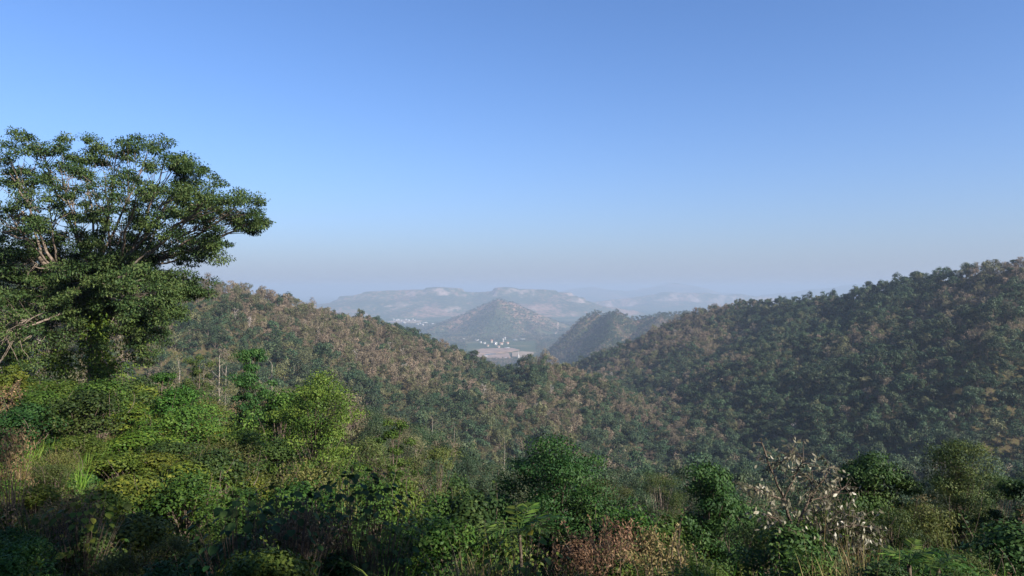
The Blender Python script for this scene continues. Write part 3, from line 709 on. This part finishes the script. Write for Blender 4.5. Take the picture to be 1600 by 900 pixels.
for k, (u, vt, Y, R_, lb) in enumerate(((343, 555, 72, 1.6, 'pale straight trunk with thin dry crown beside the slim tufted tree'), (352, 572, 76, 1.2, 'thinner pale trunk close to a taller pale trunk'), (284, 578, 70, 1.3, 'short pale broken trunk with two bare arms'),
                                     (424, 570, 80, 1.2, 'pale leaning trunk behind the rounded bright green tree'), (676, 655, 150, 2.2, 'tall white trunk on the slope above the olive tree'), (709, 668, 150, 1.8, 'small white trunk near the taller white one'),
                                     (788, 690, 120, 1.5, 'pinkish grey bare tree left of the dark green spreading tree'))):
    stand(u, vt, Y, 'pale_trunk_tree', lb, 'tree', lambda H, k=k, R_=R_: pole_tree(700 + k, H, R_, 2200))

# ------------------------------------------------------------------ the pale-leaved tree, its leaves one by one
def leaf_shape(name, L, W, mat, tint, n=5, curl=.2, heart=0.):
    t = np.linspace(0, 1, n); prof = np.sin(np.pi * np.clip(t * .93 + .05, 0, 1)) ** .8
    if heart: prof = np.where(t < .35, np.maximum(prof, .85 + .15 * t), prof); prof[0] = .35; prof[-1] = .04
    V = []; 
    for q in range(n):
        z = -curl * L * t[q] ** 2
        V += [(-W / 2 * prof[q], t[q] * L, z + .10 * W * prof[q]), (0, t[q] * L, z), (W / 2 * prof[q], t[q] * L, z + .10 * W * prof[q])]
    Q = [(3 * q + a, 3 * q + a + 1, 3 * q + a + 4, 3 * q + a + 3) for q in range(n - 1) for a in (0, 1)]
    return mesh_np(name, V, [np.array(Q)], mat, np.full(len(V), tint), smooth=True)

def aim(o, p, d, roll):
    q = Vector(d).to_track_quat('Y', 'Z'); o.location = p
    o.rotation_mode = 'QUATERNION'; o.rotation_quaternion = q @ Matrix.Rotation(roll, 3, 'Y').to_quaternion()

def pale_tree():
    rg = np.random.default_rng(21); Y = 17.0
    foot = px(1246, 905, Y); foot[2] = gz(foot[0], foot[1])
    root = thing('pale_leaved_tree', tuple(foot), 'open-crowned small tree with pale withered leaves on dark bent branches', 'tree')
    W = lambda u, v, dy=0: px(u, v, Y + dy) - foot
    tr = G(); tips = []
    limbs = [([(1246, 890), (1240, 830), (1225, 780), (1205, 735), (1190, 692)], .05), ([(1240, 830), (1262, 785), (1290, 745), (1300, 728)], .035), ([(1225, 780), (1198, 772), (1178, 765)], .022),
             ([(1262, 785), (1310, 770), (1320, 762)], .02), ([(1246, 870), (1285, 830), (1330, 820), (1380, 828)], .032), ([(1285, 830), (1310, 800), (1350, 812)], .02), ([(1225, 780), (1240, 745), (1255, 720)], .025),
             ([(1240, 830), (1215, 812), (1195, 805)], .018), ([(1246, 880), (1300, 858), (1345, 868)], .025), ([(1262, 785), (1270, 760), (1262, 738)], .018), ([(1330, 820), (1345, 840), (1352, 850)], .014), ([(1205, 735), (1228, 716), (1238, 708)], .016), ([(1285, 830), (1272, 805), (1285, 790)], .016)]
    tk = None
    for pts, r in limbs:
        tr = G(); dy = rg.normal() * .5
        P = np.array([W(u, v, dy * (q / len(pts))) for q, (u, v) in enumerate(pts)])
        t = np.linspace(0, len(P) - 1, 14); C = np.stack([np.interp(t, np.arange(len(P)), P[:, k]) for k in range(3)], -1)
        C[1:-1] += rg.normal(size=(12, 3)) * .012
        tr.tube(C, r, r * .35, 7)
        for q in range(3, 14):
            for w_ in range(2):
                e = C[q] + rg.normal(size=3) * np.array((.22, .30, .16)) * (.55 if r > .045 and q > 8 else 1) + np.array((0, 0, .03)); tr.tube(curve(C[q], e, (0, 0, .03), 4), .009, .003, 4); tips.append((e, e - C[q]))
        if tk is None: tk = link('trunk', tr.mesh('trunk', M['bark_dark'], True), root)
        else: link('branch', tr.mesh('branch', M['bark_dark'], True), tk)
    shapes = [leaf_shape('leaf', .135, .058, M['pale'], t_) for t_ in (.05, .25, .4, .55, .7, .9)]
    rest = G(); cnt = 0
    spots = []
    for e, d in tips:
        for w_ in range(int(rg.integers(3, 8))): spots.append((e + rg.normal(size=3) * .05, d / (np.linalg.norm(d) + 1e-6) * .5 + rg.normal(size=3) * .45 + np.array((0, 0, -.75))))
    order = rg.permutation(len(spots))
    for k in order[:290]:
        p, d = spots[k]
        o = link('leaf', shapes[int(rg.integers(0, 6))], root); aim(o, tuple(p), tuple(d), rg.random() * 6.28); s_ = rg.uniform(.7, 1.15); o.scale = (s_, s_, s_)
    if len(order) > 290:
        P = np.array([spots[k][0] for k in order[290:]]); D = np.array([spots[k][1] for k in order[290:]])
        rest.leaves(P, D, rg.uniform(.09, .145, len(P)), rg.uniform(.04, .065, len(P)), rg=rg)
        o = link('foliage', rest.mesh('foliage', M['pale']), root); o['kind'] = 'stuff'
pale_tree()

# ------------------------------------------------------------------ broad-leaved plants, ferns, grass tufts and reeds
BL = [leaf_shape('leaf', .105, .09, M['bushC'], t_, 6, .25, 1) for t_ in (.2, .5, .85)]
BV = [leaf_shape('leaf', .105, .09, M['vine'], t_, 6, .25, 1) for t_ in (.3, .6, .95)]
def broad_plant(u, v, Y, H, n, shapes, label, seed):
    rg = np.random.default_rng(seed); x = (u - 800) / FPX * Y; z = gz(x, Y); H = max(.8, CZ + (450 - v) / FPX * Y - z)
    root = thing('broad_leaved_plant', (x, Y, z), label, 'plant'); st = G()
    for q in range(n):
        a = rg.random() * 6.283; r_ = .75 * rg.random() ** .6; e = np.array((math.cos(a) * r_, math.sin(a) * r_, H - 1.5 * rg.random() ** 1.3 * (.4 + r_)))
        st.tube(curve(np.array((0, 0, -.1)), e, (0, 0, H * .1), 6, .01, rg), .006, .003, 4)
        o = link('leaf', shapes[q % 3], root); s_ = rg.uniform(.7, 1.35); o.scale = (s_, s_, s_)
        aim(o, tuple(e), (math.cos(a), math.sin(a), rg.uniform(-.7, -.1)), rg.normal() * .35)
    link('stem', st.mesh('stem', M['bark_dark'], True), root)
for k, (u, v, Y, H, n, sh, lb) in enumerate(((372, 775, 9.6, 1.5, 30, BL, 'large-leaved dark plant at the edge of the deep shade'), (455, 765, 10.5, 1.6, 30, BL, 'broad dark-leaved plant beneath the withered brown twigs'), (545, 735, 12.0, 1.9, 34, BL, 'tallest broad-leaved plant beside the bright shrubs'),
     (590, 770, 11.5, 1.5, 26, BL, 'broad-leaved plant on the sunlit rim of the deep shade'), (130, 775, 11.5, 1.2, 26, BV, 'sunlit yellow-green broad-leaved plant under the spreading tree'), (60, 795, 13.0, 1.2, 24, BV, 'smaller sunlit broad-leaved plant near dry brown litter'),
     (820, 835, 10.5, 1.0, 22, BV, 'light green broad-leaved plant in front of the brown reeds'))):
    broad_plant(u, v, Y, H, n * 4, sh, lb, 800 + k)

def frond_mesh(L, mat, seed):
    rg = np.random.default_rng(seed); g = G(); t = np.linspace(0, 1, 14)
    C = np.stack((t * 0, t * L * .9, .55 * L * t - .75 * L * t ** 2), -1); g.tube(C, .008, .003, 4)
    for s_ in (-1, 1):
        P = C[2:]; D = np.stack((np.full(12, s_ * 1.0), np.full(12, .75), rg.normal(size=12) * .15 - .2), -1)
        g.leaves(P, D, L * .30 * np.sin(np.linspace(.7, 2.9, 12)) + .02, L * .05, up=np.tile((0, 0, 3.), (12, 1)), rg=rg)
    return g.mesh('frond', mat)
FR = [frond_mesh(1.0, M['bushA'], 1), frond_mesh(1.0, M['bushC'], 2)]
for k, (u, Y, s_, vt, lb) in enumerate(((812, 13.5, .95, 812, 'palm-like fern with arching fronds beside the dark green tree'), (1420, 10.8, .55, 866, 'arching fern among the low scrub under the glossy tree'), (1465, 11.5, .5, 872, 'small fern near the foot of the cone-shaped tree'))):
    x = (u - 800) / FPX * Y; z_g = gz(x, Y); hc = max(.25, CZ + (450 - vt) / FPX * Y - z_g - .3 * s_); root = thing('fern', (x, Y, z_g), lb, 'fern')
    sg = G(); sg.tube(curve(np.array((0, 0, -.2)), np.array((0, 0, hc)), (.08, 0, 0), 6), .05, .03, 6); link('stem', sg.mesh('stem', M['bark_dark'], True), root)
    for q in range(11):
        o = link('frond', FR[q % 2], root); o.rotation_euler = (random.uniform(.1, .75), random.uniform(-.2, .2), q * .571 + random.uniform(-.2, .2)); z_ = s_ * random.uniform(.75, 1.15); o.scale = (z_,) * 3; o.location = (0, 0, hc)

def blade_mesh(L, W, mat, bend, tint):
    n = 8; t = np.linspace(0, 1, n); wv = W * np.clip(1.15 - t ** 1.6 * 1.13, .02, 1) * np.minimum(1, .45 + t * 3)
    V = []
    for q in range(n):
        y = L * bend * t[q] ** 2; z = L * (t[q] - .45 * bend * t[q] ** 3)
        V += [(-wv[q] / 2, y, z), (0, y - .12 * wv[q], z), (wv[q] / 2, y, z)]
    Q = [(3 * q + a, 3 * q + a + 1, 3 * q + a + 4, 3 * q + a + 3) for q in range(n - 1) for a in (0, 1)]
    return mesh_np('blade', V, [np.array(Q)], mat, np.full(len(V), tint), smooth=True)
GB = [blade_mesh(1, .055, M['grass'], b, t_) for b, t_ in ((.25, .3), (.5, .6), (.75, .95), (.95, .5))]
SB = [blade_mesh(1, .022, M['straw'], b, t_) for b, t_ in ((.12, .3), (.3, .6), (.55, .95), (.8, .5))]
def tuft(u, Y, vt, n, shapes, name, label, cat, spread=.12, group=None):
    x = (u - 800) / FPX * Y; z_g = gz(x, Y); H = max(.6, CZ + (450 - vt) / FPX * Y - z_g); root = thing(name, (x, Y, z_g), label, cat, group)
    for q in range(n):
        o = link('blade', shapes[q % 4], root); o.rotation_euler = (random.uniform(-.15, .3), random.uniform(-.2, .2), random.random() * 6.283)
        s_ = H * random.uniform(.7, 1.08); w_ = min(1.0, 1.1 / H); o.scale = (s_ * w_, s_ * w_, s_); o.location = (random.gauss(0, spread), random.gauss(0, spread), -.03)
for k, (u, Y, H, lb) in enumerate(((1085, 8.2, 858, 'bright green broad-bladed grass tuft left of the creeper-clad tree'), (1135, 8.4, 848, 'bright arching grass tuft below the creeper-clad tree'), (1175, 8.8, 868, 'small bright grass tuft beside the pale-leaved tree'), (1560, 9.4, 855, 'bright green grass tuft under the cone-shaped tree'), (625, 9.6, 835, 'sunlit green grass tuft at the edge of the deep shade'), (770, 8.8, 862, 'short green grass tuft among brown reeds'), (1010, 9, 868, 'low green grass tuft in the withered scrub'))):
    tuft(u, Y, H, 30, GB, 'grass_tuft', lb, 'grass')
for k in range(16):
    u = random.choice((random.uniform(660, 780), random.uniform(660, 790), random.uniform(1280, 1380), random.uniform(930, 1010)))
    tuft(u, random.uniform(9.5, 13), random.uniform(790, 865), 46, SB, 'reed_clump', 'clump of dry straw-brown reeds in the undergrowth', 'reeds', .22, 'dry reed clumps')

# withered scrub
for k, (u, Y, h, lb) in enumerate(((480, 11.2, 1.5, 'withered brown shrub above the broad-leaved plants'), (960, 12.5, 1.6, 'rust-brown scrub in front of the feathery olive tree'), (1020, 11.5, 1.3, 'rust-brown low scrub beside the creeper-clad tree'), (905, 11.0, 1.2, 'brown twiggy shrub under the dark green spreading tree'), (20, 15, 2.0, 'straw-brown withered bush at the far left of the thicket'), (95, 12.8, 1.0, 'reddish brown litter-covered shrub near the sunlit broad leaves'))):
    put_bush('dry', (u - 800) / FPX * Y, Y, h + .9, 1.0, k, lb)

# low plants and litter between the shrubs
UNDER = bpy.data.collections.new('undergrowth_prototypes')
for k, (mat, n_, L_, W_) in enumerate((('bushC', 240, .07, .04), ('bushB', 240, .07, .025), ('bushA', 260, .085, .06), ('straw', 170, .22, .014), ('grass', 150, .28, .02), ('dry', 170, .07, .03), ('bushC', 240, .08, .05), ('feather', 260, .07, .016))):
    rg = np.random.default_rng(900 + k); g = G(); a = rg.random(n_) * 6.283; r_ = .32 * rg.random(n_) ** .6
    if mat in ('straw', 'grass'):
        P = np.stack((np.cos(a) * r_ * .7, np.sin(a) * r_ * .7, np.zeros(n_)), -1); D = np.stack((np.cos(a) * .5, np.sin(a) * .5, rg.uniform(.6, 1.4, n_)), -1); L2 = rg.uniform(.3, .75, n_)
        g.leaves(P, D, L2, W_, curl=.3, rg=rg)
    else:
        P = np.stack((np.cos(a) * r_, np.sin(a) * r_, rg.random(n_) * .42 * (1 - r_ / .4)), -1); g.leaves(P, rg.normal(size=(n_, 3)) + np.array((0, 0, .2)), L_ * rg.uniform(.6, 1.3, n_), W_ * rg.uniform(.6, 1.2, n_), up=np.tile((0, 0, 1.2), (n_, 1)), rg=rg)
    o = bpy.data.objects.new('u%02d' % k, g.mesh('undergrowth_shape', M[mat])); UNDER.objects.link(o)
n = 9500
uy = 8.5 + 74 * rng.random(n) ** 1.4; ux = rng.uniform(-.80, .80, n) * uy; ux = ux + rng.uniform(-1.5, 1.5, n)
uz = height(ux, uy); sc_ = rng.uniform(.6, 1.3, n) * np.clip(.35 + .04 * uy, 0, 1.3)
nn = fbm(ux, uy, 5, 2, 99) * .6 + rng.random(n) * .4
ui = np.searchsorted(np.array([.36, .46, .585, .60, .625, .68, .82]), nn)
scatter_group('undergrowth', np.stack((ux, uy, uz), -1), np.stack((sc_, sc_, sc_ * rng.uniform(.8, 1.4, n)), -1), np.stack((rng.normal(size=n) * .15, rng.normal(size=n) * .15, rng.random(n) * 6.283), -1), ui, 'low tangled weeds, grass and litter covering the near slope', UNDER)

# ------------------------------------------------------------------ trees on the road side behind the viewpoint; they throw the shade on the lower left
for k, (x, y, H, r_) in enumerate(((3.7, -1.6, 11.5, 2.4), (6.9, -.6, 12.5, 2.9), (10.4, .2, 12.8, 3.1), (13.8, -1.5, 12.5, 3), (1.0, -4.2, 11, 2.6), (-3.2, -4.8, 9, 2.7), (-7.4, -5.2, 8.5, 2.8), (-11.8, -4.6, 8, 2.8), (5, -6, 12.5, 3.2), (9.5, -5.5, 13, 3.2))):
    inst('roadside_tree', small_tree(950 + k, H, r_, 90, 15000, .17, .12, M['bushC'], M['bark'], crown0=.12, tr_r=.12), (x, y, gz(x, y)), 'leafy roadside tree behind the viewpoint shading the slope', 'tree', 'roadside trees behind the viewpoint')

# ------------------------------------------------------------------ the valley: fields, track, settlements
M['soil'] = plainmat('field_soil', (.16, .105, .075), (.30, .20, .145), .02, .95)
M['soil2'] = plainmat('field_stubble', (.20, .145, .095), (.30, .225, .15), .02, .95)
M['white'] = plainmat('whitewash', (.32, .295, .265), (.44, .41, .365), .2)
M['cream'] = plainmat('cream_wall', (.36, .30, .24), (.44, .37, .30), .2)
M['tile'] = plainmat('clay_roof', (.36, .17, .11), (.46, .24, .15), .3)
M['tin'] = plainmat('tin_roof', (.33, .32, .32), (.45, .44, .43), .2, .6)
M['track'] = plainmat('dirt_track', (.24, .17, .13), (.32, .24, .185), .02, .95)
M['pond'] = plainmat('pond_water', (.05, .07, .08), (.06, .08, .09), .01, .12)

def floor_pt(u, v):
    Y = FPX * (CZ - 3) / (v - 450); return (u - 800) / FPX * Y, Y
def slab(name, corners, mat, thick, label):
    P = np.array([floor_pt(*c) for c in corners]); n_ = len(P); z = height(P[:, 0], P[:, 1]).max() + thick
    V = [(x, y, z) for x, y in P] + [(x, y, z - 14) for x, y in P]
    me = bpy.data.meshes.new(name); me.from_pydata(V, [], [tuple(range(n_))] + [(q, q + n_, (q + 1) % n_ + n_, (q + 1) % n_) for q in range(n_)]); me.materials.append(mat); me.update()
    return tag(link(name, me), label, None, None, 'structure')
slab('field', [(744, 548), (752, 545), (800, 544), (812, 547), (792, 550), (770, 552), (744, 553)], M['soil'], 3.0, 'bare tan field beside the valley settlement')
slab('field', [(800, 551), (815, 549), (834, 550.5), (832, 555), (820, 558), (800, 557)], M['soil2'], 3.2, 'stubble field beside the white spire')
slab('field', [(735, 556), (748, 554), (795, 552), (798, 558), (790, 561), (760, 562), (738, 560)], M['soil'], 3.1, 'ploughed field below the valley settlement')
slab('field', [(604, 503), (625, 499.5), (660, 501), (655, 504), (620, 505)], M['soil2'], 3.0, 'pale cleared ground round the far settlement')
slab('pond', [(757, 553.3), (773, 552.4), (776, 553.6), (760, 554.6)], M['pond'], 3.6, 'small pond between the fields')

def ribbon(name, pts, wid, mat, label):
    P = np.array([floor_pt(u, v) for u, v in pts]); t = np.linspace(0, len(P) - 1, 40); C = np.stack([np.interp(t, np.arange(len(P)), P[:, k]) for k in range(2)], -1)
    d = unit(np.gradient(C, axis=0)); nrm = np.stack((-d[:, 1], d[:, 0]), -1)
    V = []
    for s_ in (-1, 1):
        xy = C + nrm * wid * s_; V.append(np.column_stack((xy, height(xy[:, 0], xy[:, 1]) + 4)))
    V = np.vstack(V); q = np.arange(39)
    tag(link(name, mesh_np(name, V, [np.stack((q, q + 1, q + 41, q + 40), -1)], mat)), label, None, None, 'structure')
ribbon('dirt_track', [(838, 530), (852, 526.5), (862, 526), (868, 522), (871, 518), (872, 514)], 6, M['track'], 'tan dirt track bending round the foot of the cone-shaped hill')

def house(u, v, Lx, Ly, Hh, wall, roof, label, cat='house', name='village_house', rz=0., group=None):
    Lx *= .72; Ly *= .7; Hh *= .6
    x, y = floor_pt(u, v); z = gz(x, y) + 3
    root = thing(name, (x, y, z), label, cat, group, rz); a, b = Lx / 2, Ly / 2
    V = [(-a, -b, -12), (a, -b, -12), (a, b, -12), (-a, b, -12), (-a, -b, Hh), (a, -b, Hh), (a, b, Hh), (-a, b, Hh), (-a, 0, Hh * 1.42), (a, 0, Hh * 1.42)]
    link('wall', mesh_np('wall', V, [np.array([(0, 1, 5, 4), (2, 3, 7, 6)]), np.array([(1, 2, 6, 9, 5), (3, 0, 4, 8, 7)])], wall), root)
    e = 1.0; h0 = Hh - .2
    V = [(-a - e, -b - e, h0), (a + e, -b - e, h0), (a + e, 0, Hh * 1.46), (-a - e, 0, Hh * 1.46), (-a - e, b + e, h0), (a + e, b + e, h0)]
    V += [(p, q_, r_ + .5) for p, q_, r_ in V]
    F = [(0, 3, 2, 1), (3, 4, 5, 2), (6, 7, 8, 9), (9, 8, 11, 10), (0, 1, 7, 6), (5, 4, 10, 11), (1, 2, 8, 7), (2, 5, 11, 8), (3, 0, 6, 9), (4, 3, 9, 10)]
    link('roof', mesh_np('roof', V, [np.array(F)], roof), root)
    rgd = np.random.default_rng(int(u * 31 + v * 7)); nwin = max(2, int(Lx / 7))
    for q in range(nwin):
        wx = -a + (q + .5) * Lx / nwin; w_ = .9; c = [(wx - w_, -b - .12, Hh * .35), (wx + w_, -b - .12, Hh * .35), (wx + w_, -b - .12, Hh * .75), (wx - w_, -b - .12, Hh * .75)]
        c += [(p, q_ + .3, r_) for p, q_, r_ in c]
        link('window', mesh_np('window', c, [np.array([(0, 1, 2, 3), (0, 4, 5, 1), (2, 6, 7, 3), (1, 5, 6, 2), (3, 7, 4, 0)])], M['pond']), root)
    return root
WH, CR, TI, TN = M['white'], M['cream'], M['tile'], M['tin']
for a in ((774, 538.5, 30, 16, 17, WH, TN, 'largest white hall of the valley settlement'), (768, 535, 22, 14, 18, CR, TI, 'cream house with clay roof behind the white hall'), (786, 533.5, 16, 12, 20, WH, WH, 'tall white block at the back of the settlement'),
          (789, 530, 14, 12, 16, WH, TN, 'white tin-roofed house highest in the settlement'), (783, 538, 34, 14, 10, CR, TI, 'long clay-roofed house in the middle of the settlement'), (793, 537, 24, 14, 10, CR, TI, 'cream clay-roofed house at the right end of the settlement'),
          (757, 537, 22, 12, 8, WH, TN, 'low white house at the left end of the settlement'), (751, 535.5, 20, 12, 8, WH, TN, 'outlying white house left of the settlement'), (779, 542.5, 24, 12, 8, WH, TI, 'white house at the top edge of the tan field'),
          (792, 544.5, 40, 12, 6, WH, TN, 'long white shed beside the tan field'), (762, 541, 20, 12, 8, CR, TI, 'small clay-roofed house left of the white hall'), (736, 556, 18, 14, 13, WH, WH, 'white tower-like house at the edge of the ploughed field'),
          (746, 553.5, 20, 12, 7, WH, TI, 'small red-roofed house by the ploughed field'), (791, 560, 14, 10, 6, WH, TN, 'tiny white hut at the foot of the ploughed field'), (758, 557, 34, 8, 5, WH, TN, 'low white shed beside the pond'),
          (805, 532, 40, 14, 7, TN, TN, 'grey tin shed among trees right of the settlement'), (816, 531, 50, 20, 7, TN, TN, 'wide grey tin shed among the valley trees'), (723, 530.5, 30, 14, 7, TN, TN, 'grey tin roof among trees left of the settlement'), (745, 532, 34, 14, 7, TN, TN, 'second grey tin roof among trees left of the settlement')):
    house(*a[:7], a[7], rz=random.uniform(-.25, .25))
for k, (u, v, Lx) in enumerate(((619, 501.5, 30), (622, 500.5, 40), (627, 502, 26), (634, 500.5, 36), (638, 501.5, 44), (631, 505.5, 48), (645, 500.5, 26), (652, 508.5, 40), (656, 507, 30), (664, 505.8, 62), (660, 509, 40), (615, 500, 26), (648, 502, 24), (676, 508, 30))):
    house(u, v, Lx, Lx * .6, 16, WH, TN if k % 3 else WH, 'small white building of the far settlement below the plateau', 'building', 'far_building', random.uniform(-.3, .3), 'white buildings of the far settlement')
house(642, 517.5, 74, 20, 9, WH, TN, 'long white-roofed shed alone on the valley floor', 'building', 'long_shed')
def spire(u, v, H, label):
    x, y = floor_pt(u, v); root = thing('white_spire', (x, y, gz(x, y) + 3), label, 'stupa')
    def lathe(name, prof):
        n_ = 14; th = np.linspace(0, 6.2832, n_, endpoint=False); V = np.array([(r_ * math.cos(t), r_ * math.sin(t), z) for r_, z in prof for t in th]); m = len(prof)
        Q = [(a * n_ + b, a * n_ + (b + 1) % n_, (a + 1) * n_ + (b + 1) % n_, (a + 1) * n_ + b) for a in range(m - 1) for b in range(n_)]
        link(name, mesh_np(name, V, [np.array(Q)], WH, smooth=True), root)
    lathe('base', [(H * .24, -10), (H * .24, H * .08), (H * .19, H * .08), (H * .19, H * .16), (H * .15, H * .16), (H * .15, H * .22)])
    lathe('bell', [(H * .15, H * .22), (H * .145, H * .32), (H * .10, H * .42), (H * .06, H * .48)])
    lathe('spire', [(H * .06, H * .48), (H * .035, H * .7), (.05, H)])
spire(810, 560, 38, 'slender white spire at the edge of the stubble field')
spire(734, 558.5, 24, 'short white spire beside the white tower-like house')
